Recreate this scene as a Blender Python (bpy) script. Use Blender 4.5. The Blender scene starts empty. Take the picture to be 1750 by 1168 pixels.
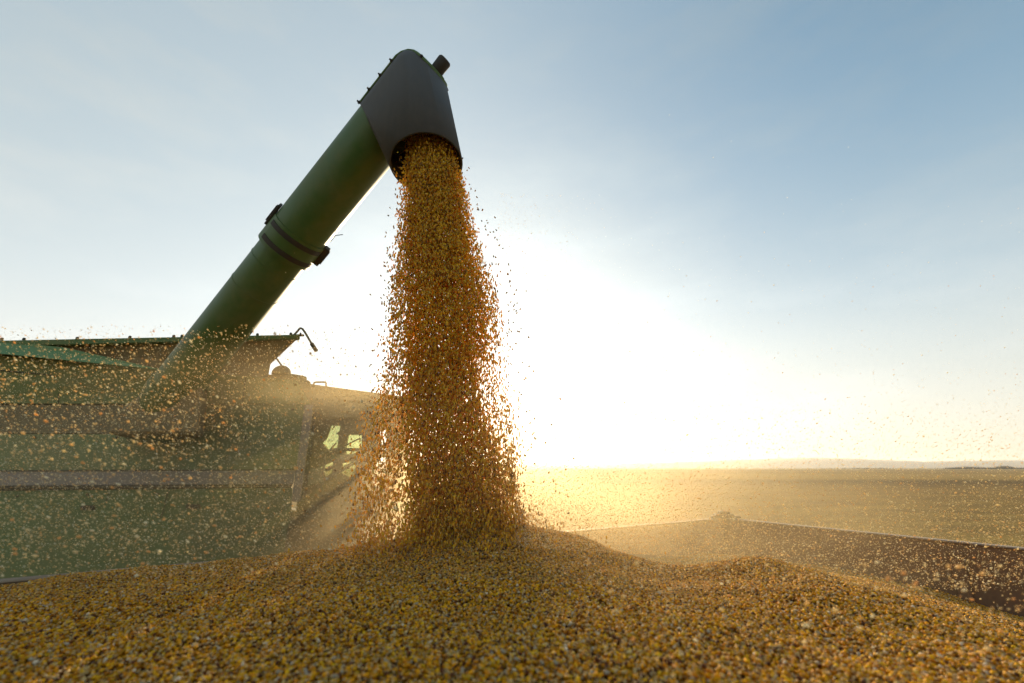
import bpy, bmesh, math, random
import numpy as np
from mathutils import Vector, Matrix

sc = bpy.context.scene
C = sc.collection
random.seed(7)
rng = np.random.default_rng(11)
R = math.radians

# ------------------------------------------------------------------ camera, sky, sun, exposure
CAMZ = 2.9                       # eye height: someone standing on the trailer's grain
FOC = 778.0                      # focal length in photo pixels (16 mm on full frame)
PITCH = math.atan(216 / FOC)
CP, SP = math.cos(PITCH), math.sin(PITCH)

cam_d = bpy.data.cameras.new("camera")
cam = bpy.data.objects.new("camera", cam_d)
C.objects.link(cam)
cam.location = (0, 0, CAMZ)
cam.rotation_euler = (math.pi / 2 + PITCH, 0, 0)
cam_d.sensor_width = 36
cam_d.lens = 36 * FOC / 1750
cam_d.clip_start = 0.02
cam_d.clip_end = 20000
cam_d.dof.use_dof = True
cam_d.dof.focus_distance = 2.75
cam_d.dof.aperture_fstop = 1.8
sc.camera = cam

SUN_EL, SUN_AZ = R(12.0), R(-2.4)          # azimuth from +Y towards +X
sun_dir = Vector((math.sin(SUN_AZ) * math.cos(SUN_EL), math.cos(SUN_AZ) * math.cos(SUN_EL), math.sin(SUN_EL)))

world = bpy.data.worlds.new("World")
sc.world = world
world.use_nodes = True
wn, wl = world.node_tree.nodes, world.node_tree.links
bg = wn["Background"]
sky = wn.new("ShaderNodeTexSky")
sky.sky_type = 'NISHITA'
sky.sun_disc = False
sky.sun_elevation = SUN_EL
sky.sun_rotation = SUN_AZ
sky.altitude = 100
sky.air_density = 1.0
sky.dust_density = 1.0
sky.ozone_density = 1.5
hsv = wn.new("ShaderNodeHueSaturation")
hsv.inputs['Saturation'].default_value = 1.25
wl.new(sky.outputs[0], hsv.inputs['Color'])
gam = wn.new("ShaderNodeGamma"); gam.inputs[1].default_value = .41
wtn = wn.new("ShaderNodeMixRGB"); wtn.blend_type = 'MULTIPLY'; wtn.inputs[0].default_value = 1
wl.new(hsv.outputs[0], wtn.inputs[1]); wtn.inputs[2].default_value = (1.38, 1.56, 1.40, 1)
wl.new(wtn.outputs[0], gam.inputs[0])
# thin high cloud: denser to the left of the sun, a few faint wisps elsewhere
wtc = wn.new("ShaderNodeTexCoord")
wsep = wn.new("ShaderNodeSeparateXYZ"); wl.new(wtc.outputs['Generated'], wsep.inputs[0])
wmap = wn.new("ShaderNodeMapping"); wmap.inputs['Scale'].default_value = (2.2, 2.2, 7.0); wmap.inputs['Rotation'].default_value = (0, R(14), 0)
wl.new(wtc.outputs['Generated'], wmap.inputs[0])
wnz = wn.new("ShaderNodeTexNoise"); wnz.inputs['Scale'].default_value = 1.6; wnz.inputs['Detail'].default_value = 7; wnz.inputs['Roughness'].default_value = .58
wl.new(wmap.outputs[0], wnz.inputs['Vector'])
wr = wn.new("ShaderNodeMapRange"); wr.inputs[1].default_value = .46; wr.inputs[2].default_value = .78; wr.inputs[3].default_value = .0; wr.inputs[4].default_value = .45
wl.new(wnz.outputs['Fac'], wr.inputs[0])
wx = wn.new("ShaderNodeMapRange"); wx.inputs[1].default_value = .45; wx.inputs[2].default_value = -.75; wx.inputs[3].default_value = .0; wx.inputs[4].default_value = .55
wl.new(wsep.outputs['X'], wx.inputs[0])
wa = wn.new("ShaderNodeMath"); wa.operation = 'ADD'; wa.use_clamp = True
wl.new(wr.outputs[0], wa.inputs[0]); wl.new(wx.outputs[0], wa.inputs[1])
wbw = wn.new("ShaderNodeRGBToBW"); wl.new(gam.outputs[0], wbw.inputs[0])
wcl = wn.new("ShaderNodeMixRGB"); wcl.blend_type = 'MULTIPLY'; wcl.inputs[0].default_value = 1
wl.new(wbw.outputs[0], wcl.inputs[1]); wcl.inputs[2].default_value = (1.12, 1.23, 1.24, 1)
wmx = wn.new("ShaderNodeMixRGB")
wl.new(wa.outputs[0], wmx.inputs[0]); wl.new(gam.outputs[0], wmx.inputs[1]); wl.new(wcl.outputs[0], wmx.inputs[2])
# milky air low over the horizon, clear deep sky overhead
wlow = wn.new("ShaderNodeMapRange"); wlow.interpolation_type = 'SMOOTHSTEP'
wlow.inputs[1].default_value = .62; wlow.inputs[2].default_value = .02; wlow.inputs[3].default_value = 0; wlow.inputs[4].default_value = .75
wl.new(wsep.outputs['Z'], wlow.inputs[0])
wbw2 = wn.new("ShaderNodeRGBToBW"); wl.new(wmx.outputs[0], wbw2.inputs[0])
wmk = wn.new("ShaderNodeMixRGB"); wmk.blend_type = 'MULTIPLY'; wmk.inputs[0].default_value = 1
wl.new(wbw2.outputs[0], wmk.inputs[1])
wtr = wn.new("ShaderNodeValToRGB")
wtr.color_ramp.elements[0].position = .0; wtr.color_ramp.elements[0].color = (1.05, .95, .75, 1)
wtr.color_ramp.elements[1].position = .30; wtr.color_ramp.elements[1].color = (1.0, 1.05, 1.05, 1)
wl.new(wsep.outputs['Z'], wtr.inputs[0])
wl.new(wtr.outputs[0], wmk.inputs[2])
wm3 = wn.new("ShaderNodeMixRGB")
wl.new(wlow.outputs[0], wm3.inputs[0]); wl.new(wmx.outputs[0], wm3.inputs[1]); wl.new(wmk.outputs[0], wm3.inputs[2])
# the clear side of the sky, high on the right, is deeper
wdx = wn.new("ShaderNodeMapRange"); wdx.inputs[1].default_value = -.15; wdx.inputs[2].default_value = .60; wl.new(wsep.outputs['X'], wdx.inputs[0])
wdz = wn.new("ShaderNodeMapRange"); wdz.inputs[1].default_value = .22; wdz.inputs[2].default_value = .70; wl.new(wsep.outputs['Z'], wdz.inputs[0])
wdm = wn.new("ShaderNodeMath"); wdm.operation = 'MULTIPLY'; wl.new(wdx.outputs[0], wdm.inputs[0]); wl.new(wdz.outputs[0], wdm.inputs[1])
wdk = wn.new("ShaderNodeMixRGB"); wdk.blend_type = 'MULTIPLY'; wdk.inputs[2].default_value = (.56, .67, .76, 1)
wl.new(wdm.outputs[0], wdk.inputs[0]); wl.new(wm3.outputs[0], wdk.inputs[1])
wl.new(wdk.outputs[0], bg.inputs[0])
bg.inputs[1].default_value = 0.15

sun_d = bpy.data.lights.new("sun", 'SUN')
sun_d.energy = 4.2
sun_d.angle = R(0.5)
sun_d.color = (1.0, 0.79, 0.50)
sun = bpy.data.objects.new("sun", sun_d)
C.objects.link(sun)
sun.rotation_euler = (-sun_dir).to_track_quat('-Z', 'Y').to_euler()

sc.view_settings.view_transform = 'Standard'
sc.view_settings.look = 'None'
sc.view_settings.gamma = 1
sc.view_settings.exposure = 1.36
sc.render.engine = 'CYCLES'
sc.cycles.use_denoising = True
sc.cycles.max_bounces = 16
sc.cycles.diffuse_bounces = 8
sc.cycles.transmission_bounces = 12
sc.cycles.transparent_max_bounces = 16
sc.cycles.volume_bounces = 0
sc.cycles.sample_clamp_indirect = 6
sc.cycles.volume_max_steps = 128

# ------------------------------------------------------------------ helpers
def ray(u, v):
    xc, yc = (u - 875) / FOC, (584 - v) / FOC
    return Vector((xc, CP - yc * SP, SP + yc * CP))

def P(u, v, zc):
    """world point seen at photo pixel (u, v), zc metres along the lens axis"""
    return Vector((0, 0, CAMZ)) + ray(u, v) * zc

def Y(u, v, y):
    """world point seen at photo pixel (u, v), y metres ahead"""
    d = ray(u, v)
    return Vector((0, 0, CAMZ)) + d * (y / d.y)

def tag(o, label=None, cat=None, group=None, kind=None):
    for k, x in (('label', label), ('category', cat), ('group', group), ('kind', kind)):
        if x: o[k] = x
    return o

def link(name, me, m=None, parent=None):
    o = bpy.data.objects.new(name, me)
    C.objects.link(o)
    if m:
        for k in (m if isinstance(m, (list, tuple)) else [m]): me.materials.append(k)
    if parent: o.parent = parent
    return o

def build(name, bm, m, parent=None, smooth=None):
    me = bpy.data.meshes.new(name)
    bmesh.ops.recalc_face_normals(bm, faces=bm.faces)
    bm.to_mesh(me)
    bm.free()
    if smooth is not None:
        for p in me.polygons: p.use_smooth = True
        me.set_sharp_from_angle(angle=R(smooth))
    return link(name, me, m, parent)

def frame_of(d):
    d = Vector(d).normalized()
    a = Vector((0, 0, 1)) if abs(d.z) < .9 else Vector((1, 0, 0))
    s = d.cross(a).normalized()
    return d, s, s.cross(d).normalized()

def rings(bm, cs, rs, d, seg=32, cap0=True, cap1=True):
    """surface through circles of radius rs at centres cs, all facing d"""
    _, s, t = frame_of(d)
    L = []
    for c, r in zip(cs, rs):
        L.append([bm.verts.new(Vector(c) + (s * math.cos(a) + t * math.sin(a)) * r) for a in [2 * math.pi * i / seg for i in range(seg)]])
    for a, b in zip(L, L[1:]):
        for i in range(seg):
            j = (i + 1) % seg
            bm.faces.new((a[i], a[j], b[j], b[i]))
    if cap0: bm.faces.new(L[0])
    if cap1: bm.faces.new(L[-1][::-1])
    return L

def tube(bm, pts, r, seg=10):
    pts = [Vector(p) for p in pts]
    L = []
    for i, p in enumerate(pts):
        d = (pts[min(i + 1, len(pts) - 1)] - pts[max(i - 1, 0)]).normalized()
        _, s, t = frame_of(d)
        if L:
            s = (s_prev - d * s_prev.dot(d)).normalized(); t = s.cross(d).normalized()
        s_prev = s
        L.append([bm.verts.new(p + (s * math.cos(2 * math.pi * k / seg) + t * math.sin(2 * math.pi * k / seg)) * r) for k in range(seg)])
    for a, b in zip(L, L[1:]):
        for k in range(seg):
            bm.faces.new((a[k], a[(k + 1) % seg], b[(k + 1) % seg], b[k]))
    bm.faces.new(L[0]); bm.faces.new(L[-1][::-1])

def prism(bm, poly, ext):
    """polygon (list of world points) pushed back by the vector ext"""
    ext = Vector(ext)
    a = [bm.verts.new(p) for p in poly]
    b = [bm.verts.new(Vector(p) + ext) for p in poly]
    bm.faces.new(a); bm.faces.new(b[::-1])
    n = len(a)
    for i in range(n):
        bm.faces.new((a[i], b[i], b[(i + 1) % n], a[(i + 1) % n]))

def bevel(bm, w, seg=2):
    bmesh.ops.bevel(bm, geom=list(bm.edges), offset=w, segments=seg, affect='EDGES', clamp_overlap=True)

# ------------------------------------------------------------------ materials
def mat(name):
    m = bpy.data.materials.new(name)
    m.use_nodes = True
    return m, m.node_tree.nodes, m.node_tree.links, m.node_tree.nodes["Principled BSDF"]

def noise(n, l, scale, detail=4, rough=.55, coord='Object', vec=None, stretch=None):
    t = n.new("ShaderNodeTexNoise")
    t.inputs['Scale'].default_value = scale
    t.inputs['Detail'].default_value = detail
    t.inputs['Roughness'].default_value = rough
    tc = n.new("ShaderNodeTexCoord")
    out = tc.outputs[coord] if vec is None else vec
    if stretch:
        mp = n.new("ShaderNodeMapping"); mp.inputs['Scale'].default_value = stretch
        l.new(out, mp.inputs['Vector']); out = mp.outputs[0]
    l.new(out, t.inputs['Vector'])
    return t.outputs['Fac']

def ramp(n, l, fac, stops):
    r = n.new("ShaderNodeValToRGB")
    e = r.color_ramp.elements
    while len(e) < len(stops): e.new(.5)
    for k, (p, c) in zip(e, stops):
        k.position = p
        k.color = (*c, 1) if len(c) == 3 else c
    l.new(fac, r.inputs[0])
    return r.outputs[0]

def bump(n, l, h, p, strength, dist):
    b = n.new("ShaderNodeBump")
    b.inputs['Strength'].default_value = strength
    b.inputs['Distance'].default_value = dist
    l.new(h, b.inputs['Height']); l.new(b.outputs[0], p.inputs['Normal'])

def painted(name, col, dust, rough=.42, amount=.55, metal=0, scale=3.0, coat=0.0):
    """old painted sheet steel with clinging dust, streaks and small chips"""
    m, n, l, p = mat(name)
    f1 = noise(n, l, scale, 8, .62)
    f2 = noise(n, l, scale * 7, 5, .6, stretch=(1, 1, .25))
    mx = n.new("ShaderNodeMath"); mx.operation = 'MULTIPLY_ADD'
    l.new(f2, mx.inputs[0]); mx.inputs[1].default_value = .45; l.new(f1, mx.inputs[2])
    d = tuple(a * (1 - amount) + b * amount for a, b in zip(col, dust))
    c = ramp(n, l, mx.outputs[0], [(.42, col), (.70, tuple(a * .55 + b * .45 for a, b in zip(col, d))), (.92, d)])
    l.new(c, p.inputs['Base Color'])
    rr = ramp(n, l, mx.outputs[0], [(.4, (rough,) * 3), (.95, (min(1, rough + .35),) * 3)])
    l.new(rr, p.inputs['Roughness'])
    p.inputs['Metallic'].default_value = metal
    bump(n, l, f1, p, .12, .01)
    return m

M = {}
DUST = (.30, .23, .12)
M['green'] = painted('green_paint', (.070, .160, .050), DUST, .45, .35)
M['tube_green'] = painted('auger_paint', (.034, .100, .014), (.22, .18, .08), .28, .36, scale=2.2)
M['panel_green'] = painted('panel_paint', (.135, .185, .050), DUST, .55, .55)
M['sky_lit_green'] = painted('sky_lit_paint', (.09, .22, .08), DUST, .45, .25)  # lighter copy of the green; sky light on the flap put into the colour
M['brown'] = painted('dust_and_shade_brown', (.165, .115, .048), DUST, .6, .45)
M['mauve'] = painted('faded_stripe_paint', (.25, .205, .19), (.36, .29, .20), .55, .5)
M['dark'] = painted('dark_steel', (.022, .018, .014), (.12, .09, .05), .55, .35)
M['rubber'] = painted('black_rubber', (.058, .061, .068), (.19, .18, .17), .5, .30, scale=4)
M['steel'] = painted('worn_steel', (.10, .085, .05), DUST, .5, .4)
M['olive'] = painted('olive_panel', (.20, .21, .09), DUST, .5, .4)
M['trailer'] = painted('trailer_brown', (.155, .080, .042), (.30, .19, .10), .6, .45, scale=2.5)
M['rim'] = painted('trailer_rim', (.20, .14, .10), (.4, .32, .22), .4, .5)

def corn_mat(name, trans=.35, gloss=.05, glow=(1.15, 1.0, .45, 1)):
    """waxy little bodies that light shines through; colour per kernel"""
    m, n, l, p = mat(name)
    n.remove(p)
    at = n.new("ShaderNodeAttribute"); at.attribute_name = 'Col'
    df = n.new("ShaderNodeBsdfDiffuse"); l.new(at.outputs['Color'], df.inputs['Color'])
    tr = n.new("ShaderNodeBsdfTranslucent")
    g = n.new("ShaderNodeMixRGB"); g.blend_type = 'MULTIPLY'; g.inputs[0].default_value = 1
    l.new(at.outputs['Color'], g.inputs[1]); g.inputs[2].default_value = glow
    l.new(g.outputs[0], tr.inputs['Color'])
    mx = n.new("ShaderNodeMixShader"); mx.inputs[0].default_value = trans
    l.new(df.outputs[0], mx.inputs[1]); l.new(tr.outputs[0], mx.inputs[2])
    gl = n.new("ShaderNodeBsdfGlossy"); gl.inputs['Roughness'].default_value = .38
    m2 = n.new("ShaderNodeMixShader"); m2.inputs[0].default_value = gloss
    l.new(mx.outputs[0], m2.inputs[1]); l.new(gl.outputs[0], m2.inputs[2])
    l.new(m2.outputs[0], n["Material Output"].inputs[0])
    return m
M['corn'] = corn_mat('corn', .12, .02)
M['stream'] = corn_mat('falling_corn', .46, .012, (1.07, .98, .27, 1))
M['chaff'] = corn_mat('chaff', .55, .0, (1, .97, .85, 1))

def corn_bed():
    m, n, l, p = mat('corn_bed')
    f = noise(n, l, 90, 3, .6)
    c = ramp(n, l, f, [(.3, (.02, .008, .003)), (.5, (.06, .025, .006)), (.7, (.14, .07, .012))])  # shade in the gaps between kernels is put into these dark tones
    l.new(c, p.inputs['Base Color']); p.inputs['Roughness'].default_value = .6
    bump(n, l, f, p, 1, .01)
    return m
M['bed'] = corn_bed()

# ------------------------------------------------------------------ the setting: field, hills, far trees
def field_mat():
    m, n, l, p = mat('field_soil')
    geo = n.new("ShaderNodeNewGeometry")
    sep = n.new("ShaderNodeSeparateXYZ"); l.new(geo.outputs['Position'], sep.inputs[0])
    sk = n.new("ShaderNodeMath"); sk.operation = 'MULTIPLY_ADD'      # strips lie slightly askew
    l.new(sep.outputs['X'], sk.inputs[0]); sk.inputs[1].default_value = .10; l.new(sep.outputs['Y'], sk.inputs[2])
    ab = n.new("ShaderNodeMath"); ab.operation = 'MAXIMUM'; l.new(sk.outputs[0], ab.inputs[0]); ab.inputs[1].default_value = 2
    lg = n.new("ShaderNodeMath"); lg.operation = 'LOGARITHM'; l.new(ab.outputs[0], lg.inputs[0]); lg.inputs[1].default_value = 10
    dv = n.new("ShaderNodeMath"); dv.operation = 'DIVIDE'; l.new(lg.outputs[0], dv.inputs[0]); dv.inputs[1].default_value = 4
    soil, grn, drk = (.190, .120, .042), (.13, .10, .03), (.10, .065, .026)
    strips = ramp(n, l, dv.outputs[0], [(.0, (.15, .125, .036)), (.36, (.19, .125, .04)), (.47, soil), (.515, drk), (.54, (.25, .165, .06)),
                                        (.60, (.27, .18, .07)), (.63, (.17, .11, .04)), (.64, (.30, .20, .08)), (.70, (.16, .11, .045)), (.72, (.30, .21, .09)), (.82, (.22, .16, .07))])
    vec = geo.outputs['Position']
    f1 = noise(n, l, .35, 6, .65, vec=vec, stretch=(.35, 1, 1))
    f2 = noise(n, l, 3.0, 4, .7, vec=vec)
    k = ramp(n, l, f1, [(.3, (.62, .60, .58)), (.7, (1.35, 1.4, 1.25))])
    a = n.new("ShaderNodeMixRGB"); a.blend_type = 'MULTIPLY'; a.inputs[0].default_value = 1
    l.new(strips, a.inputs[1]); l.new(k, a.inputs[2])
    k2 = ramp(n, l, f2, [(.3, (.7, .7, .7)), (.7, (1.3, 1.28, 1.2))])
    b = n.new("ShaderNodeMixRGB"); b.blend_type = 'MULTIPLY'; b.inputs[0].default_value = 1
    l.new(a.outputs[0], b.inputs[1]); l.new(k2, b.inputs[2])
    l.new(b.outputs[0], p.inputs['Base Color'])
    p.inputs['Roughness'].default_value = .9
    p.inputs['Specular IOR Level'].default_value = .05
    bump(n, l, f2, p, .6, .12)
    return m
bm = bmesh.new()
bmesh.ops.create_grid(bm, x_segments=8, y_segments=8, size=9000)
field = build('field', bm, field_mat())
tag(field, 'flat brown stubble field reaching to the horizon', None, None, 'structure')

def hills():
    m, n, l, p = mat('hill_woods')
    f = noise(n, l, .004, 6, .6)
    l.new(ramp(n, l, f, [(.3, (.035, .05, .03)), (.7, (.09, .10, .05))]), p.inputs['Base Color'])
    p.inputs['Roughness'].default_value = 1
    bm = bmesh.new()
    ys = [5400, 5700, 6000, 6300, 6700]
    fall = [0, .62, 1, .7, 0]
    # crest heights read along the skyline (photo pixel u, v)
    us = [-900, -200, 300, 700, 900, 1000, 1150, 1250, 1330, 1390, 1450, 1530, 1580, 1640, 1700, 1760, 1900, 2300, 2900]
    vs = [793, 790, 792, 794, 795, 794.5, 790, 786.5, 784, 782.5, 784, 787, 789, 788.2, 787, 787.5, 789, 786, 792]
    xs = np.linspace(-8600, 8600, 160)
    L = []
    for y, fl in zip(ys, fall):
        row = []
        for x in xs:
            u = 875 + x / 6000 / (CP / (CP * CP)) * FOC * .9636 ** 0 if False else 875 + FOC * (x / 6000) * 1.03
            v = np.interp(u, us, vs)
            d = ray(875, v)
            h = d.z / d.y * 6000 + CAMZ
            h *= fl
            h += (random.random() - .5) * 5 * fl
            row.append(bm.verts.new((x, y, h - (2 if fl == 0 else 0))))
        L.append(row)
    for a, b in zip(L, L[1:]):
        for i in range(len(xs) - 1):
            bm.faces.new((a[i], a[i + 1], b[i + 1], b[i]))
    o = build('hills', bm, m, None, 60)
    return tag(o, 'low wooded hills along the horizon', None, None, 'structure')
hills()

def leaf_mat(name, c1, c2):
    m, n, l, p = mat(name)
    l.new(ramp(n, l, noise(n, l, .6, 4), [(.35, c1), (.65, c2)]), p.inputs['Base Color'])
    p.inputs['Roughness'].default_value = .8
    return m
M['leaf'] = leaf_mat('far_leaves', (.03, .04, .015), (.07, .075, .03))

def far_trees():
    """a hedge of trees far across the field, one mass"""
    N = 5200
    d = 1150.0
    u0 = np.concatenate([rng.normal(c, s, int(N * w)) for c, s, w in ((1592, 13, .2), (1625, 18, .25), (1662, 11, .35), (1690, 16, .08), (1440, 30, .05), (1740, 20, .07))])
    n = len(u0)
    top = 2.2 + 4.2 * np.exp(-((u0 - 1662) / 10) ** 2) + 2.2 * np.exp(-((u0 - 1605) / 22) ** 2) + .9 * np.sin(u0 * .7)
    z = rng.random(n) ** .8 * np.maximum(top, .8)
    x = (u0 - 875) / FOC * d * 1.03
    y = d + rng.normal(0, 6, n)
    pos = np.stack([x, y, z], 1)
    t = np.array([(-.6, 0, -.3), (.6, 0, -.25), (.2, .1, .7)])
    a = rng.random(n) * 6.28
    rot = np.zeros((n, 3, 3)); rot[:, 0, 0] = np.cos(a); rot[:, 0, 1] = -np.sin(a); rot[:, 1, 0] = np.sin(a); rot[:, 1, 1] = np.cos(a); rot[:, 2, 2] = 1
    return pos, rot, t

# ------------------------------------------------------------------ many little pieces in one mesh
def pieces(name, tv, tf, pos, rot, scl, col, tipw=None, tipc=None, mats=None, base=None):
    """copies of the template (tv verts, tf triangles) as one mesh with a colour per piece"""
    N, k = len(pos), len(tv)
    V = np.einsum('nij,nkj->nki', rot, tv[None] * scl[:, None, :]) + pos[:, None, :]
    Cc = np.repeat(col[:, None, :], k, 1)
    if tipw is not None:
        Cc = Cc * (1 - tipw[None, :, None]) + tipc[:, None, :] * tipw[None, :, None]
    F = (tf[None] + (np.arange(N) * k)[:, None, None]).reshape(-1, 3)
    V = V.reshape(-1, 3); Cc = Cc.reshape(-1, 3)
    mi = np.zeros(len(F), np.int32)
    if base is not None:
        bv, bf = base
        F = np.concatenate([F, bf + len(V)]); mi = np.concatenate([mi, np.ones(len(bf), np.int32)])
        V = np.concatenate([V, bv]); Cc = np.concatenate([Cc, np.tile([[.3, .17, .03]], (len(bv), 1))])
    me = bpy.data.meshes.new(name)
    me.vertices.add(len(V)); me.loops.add(F.size); me.polygons.add(len(F))
    me.vertices.foreach_set('co', V.astype(np.float32).ravel())
    me.loops.foreach_set('vertex_index', F.astype(np.int32).ravel())
    me.polygons.foreach_set('loop_start', np.arange(0, F.size, 3, dtype=np.int32))
    me.polygons.foreach_set('material_index', mi)
    me.polygons.foreach_set('use_smooth', np.ones(len(F), bool))
    at = me.color_attributes.new('Col', 'FLOAT_COLOR', 'POINT')
    at.data.foreach_set('color', np.concatenate([Cc, np.ones((len(Cc), 1))], 1).astype(np.float32).ravel())
    me.update(calc_edges=True)
    return link(name, me, mats)

def kernel_template(seg, zs, rs):
    """a wedge-shaped kernel, 1 long (z), 1 wide (x), 1 thick (y); narrow tip down, broad dented crown up"""
    v = [(0, 0, -.5)]
    for z, r in zip(zs, rs):
        for i in range(seg):
            a = 2 * math.pi * i / seg
            v.append((math.cos(a) * r, math.sin(a) * (.30 + .35 * r) * 1.1, z))
    v.append((0, 0, .43))
    f = []
    for i in range(seg): f.append((0, 1 + (i + 1) % seg, 1 + i))
    for k in range(len(zs) - 1):
        a, b = 1 + k * seg, 1 + (k + 1) * seg
        for i in range(seg):
            j = (i + 1) % seg
            f += [(a + i, a + j, b + j), (a + i, b + j, b + i)]
    a = 1 + (len(zs) - 1) * seg
    for i in range(seg): f.append((a + i, a + (i + 1) % seg, len(v) - 1))
    v = np.array(v); f = np.array(f)
    w = np.clip((-.22 - v[:, 2]) / .26, 0, 1)          # pale tip cap
    return v, f, w
K_HI = kernel_template(9, (-.46, -.3, -.05, .22, .40, .49), (.16, .30, .43, .5, .46, .28))
K_MID = kernel_template(6, (-.44, .02, .36, .48), (.20, .45, .5, .3))
K_LO = kernel_template(5, (-.36, .36), (.27, .5))

def rand_rot(n):
    q = rng.normal(size=(n, 4)); q /= np.linalg.norm(q, axis=1, keepdims=True)
    w, x, y, z = q.T
    return np.stack([np.stack([1 - 2 * (y * y + z * z), 2 * (x * y - z * w), 2 * (x * z + y * w)], 1),
                     np.stack([2 * (x * y + z * w), 1 - 2 * (x * x + z * z), 2 * (y * z - x * w)], 1),
                     np.stack([2 * (x * z - y * w), 2 * (y * z + x * w), 1 - 2 * (x * x + y * y)], 1)], 1)

def axis_rot(d, spin):
    """rotation whose local z is along d (n,3), spun by the angle spin"""
    d = d / np.linalg.norm(d, axis=1, keepdims=True)
    h = np.where(np.abs(d[:, 2:3]) < .9, np.array([[0, 0, 1.]]), np.array([[1., 0, 0]]))
    s = np.cross(d, h); s /= np.linalg.norm(s, axis=1, keepdims=True)
    t = np.cross(d, s)
    c, k = np.cos(spin)[:, None], np.sin(spin)[:, None]
    return np.stack([s * c + t * k, t * c - s * k, d], 2)

def corn_cols(n, bright=.92):
    pal = np.array([(.84, .36, .002), (.94, .46, .004), (.66, .24, .002), (.88, .48, .012), (.74, .50, .18), (.16, .05, .012), (.80, .66, .46)])
    i = rng.choice(7, n, p=[.30, .25, .19, .09, .03, .11, .03])
    return np.clip(pal[i] * bright * rng.uniform(.4, 1.15, (n, 1)), 0, .85)  # random tones; the darkest also stand for shaded sides, the palest for glints
def stream_cols(n):
    c = np.array([(.95, .595, .005), (.96, .69, .012), (.91, .49, .004), (.95, .74, .17), (.25, .10, .007)])[rng.choice(5, n, p=[.38, .27, .22, .04, .09])]
    return np.clip(c * rng.uniform(.8, 1.05, (n, 1)), 0, .97)
def tip_cols(n):
    return np.array([[.66, .48, .24]]) * rng.uniform(.75, 1.1, (n, 1))

tr = far_trees()
o = pieces('treeline', tr[2], np.array([(0, 1, 2)]), tr[0], tr[1], np.full((len(tr[0]), 3), 1.6), np.full((len(tr[0]), 3), .05), mats=M['leaf'])
tag(o, 'dark line of far trees on the right horizon', None, None, 'stuff')

# ------------------------------------------------------------------ the grain trailer
H = .45                                           # the rim is this far below the eye
RIM = CAMZ - H
WC = Vector((1.98, 4.55, 0))                      # far corner
E1 = Vector((.857, .515, 0)).normalized()         # along the side that faces the combine
E2 = Vector((E1.y, -E1.x, 0))                     # along the end wall
TL, TW, TB = 7.0, 3.7, 1.15
def wall(bm, a, b, out, t=.035):
    a, b, out = Vector(a), Vector(b), Vector(out)
    z0, z1 = Vector((0, 0, TB)), Vector((0, 0, RIM - .012))
    prism(bm, [a + z0, b + z0, b + z1, a + z1], out * t)
trailer = bpy.data.objects.new('grain_trailer', None); C.objects.link(trailer)
tc = WC - E1 * TL / 2 + E2 * TW / 2
trailer.location = (tc.x, tc.y, TB)
tag(trailer, 'brown high sided grain trailer filled with a heap of corn', 'trailer')
def tpart(name, bm, m, smooth=None):
    o = build(name, bm, m, None, smooth)
    o.parent = trailer; o.matrix_parent_inverse = Matrix.Translation(-trailer.location)
    return o
A0 = WC - E1 * TL; A1 = WC.copy(); A2 = WC + E2 * TW; A3 = A0 + E2 * TW
for a, b, out in ((A0, A1, -E2), (A1, A2, E1), (A2, A3, E2), (A3, A0, -E1)):
    bm = bmesh.new(); wall(bm, a, b, out)
    tpart('side_wall', bm, M['trailer'])
    bm = bmesh.new()
    d = (b - a).normalized()
    z = Vector((0, 0, RIM - .012))
    prism(bm, [a + z - out * .012 - d * .02, b + z - out * .012 + d * .02, b + z - out * .012 + d * .02 + Vector((0, 0, .012)), a + z - out * .012 - d * .02 + Vector((0, 0, .012))], out * .06)
    bevel(bm, .004, 1)
    tpart('rim_rail', bm, M['rim'])
bm = bmesh.new()
prism(bm, [A0 + Vector((0, 0, TB)), A1 + Vector((0, 0, TB)), A2 + Vector((0, 0, TB)), A3 + Vector((0, 0, TB))], (0, 0, -.06))
tpart('floor_plate', bm, M['trailer'])
# ribs pressed into the inside of the end wall
for s in (.75, 1.6, 2.45, 3.2):
    bm = bmesh.new()
    q = A1 + E2 * s - E1 * .002
    prism(bm, [q + Vector((0, 0, TB + .01)), q + E2 * .07 + Vector((0, 0, TB + .01)), q + E2 * .07 + Vector((0, 0, RIM - .06)), q + Vector((0, 0, RIM - .06))], -E1 * .018)
    bevel(bm, .005, 1)
    tpart('wall_rib', bm, M['trailer'])
# hinge bracket standing on the far corner
bm = bmesh.new()
c = WC + Vector((0, 0, RIM))
for off, sx, sy, sz in ((Vector((0, 0, .018)), .17, .09, .035), (Vector((.01, 0, .045)), .09, .07, .03), (Vector((-.10, -.04, .012)), .06, .05, .02), (Vector((.11, -.05, .013)), .05, .05, .02)):
    r = bmesh.ops.create_cube(bm, size=1)
    for v in r['verts']: v.co = c + off + Vector((v.co.x * sx, v.co.y * sy, v.co.z * sz))
bevel(bm, .006, 1)
tpart('corner_bracket', bm, M['dark'])

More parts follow.
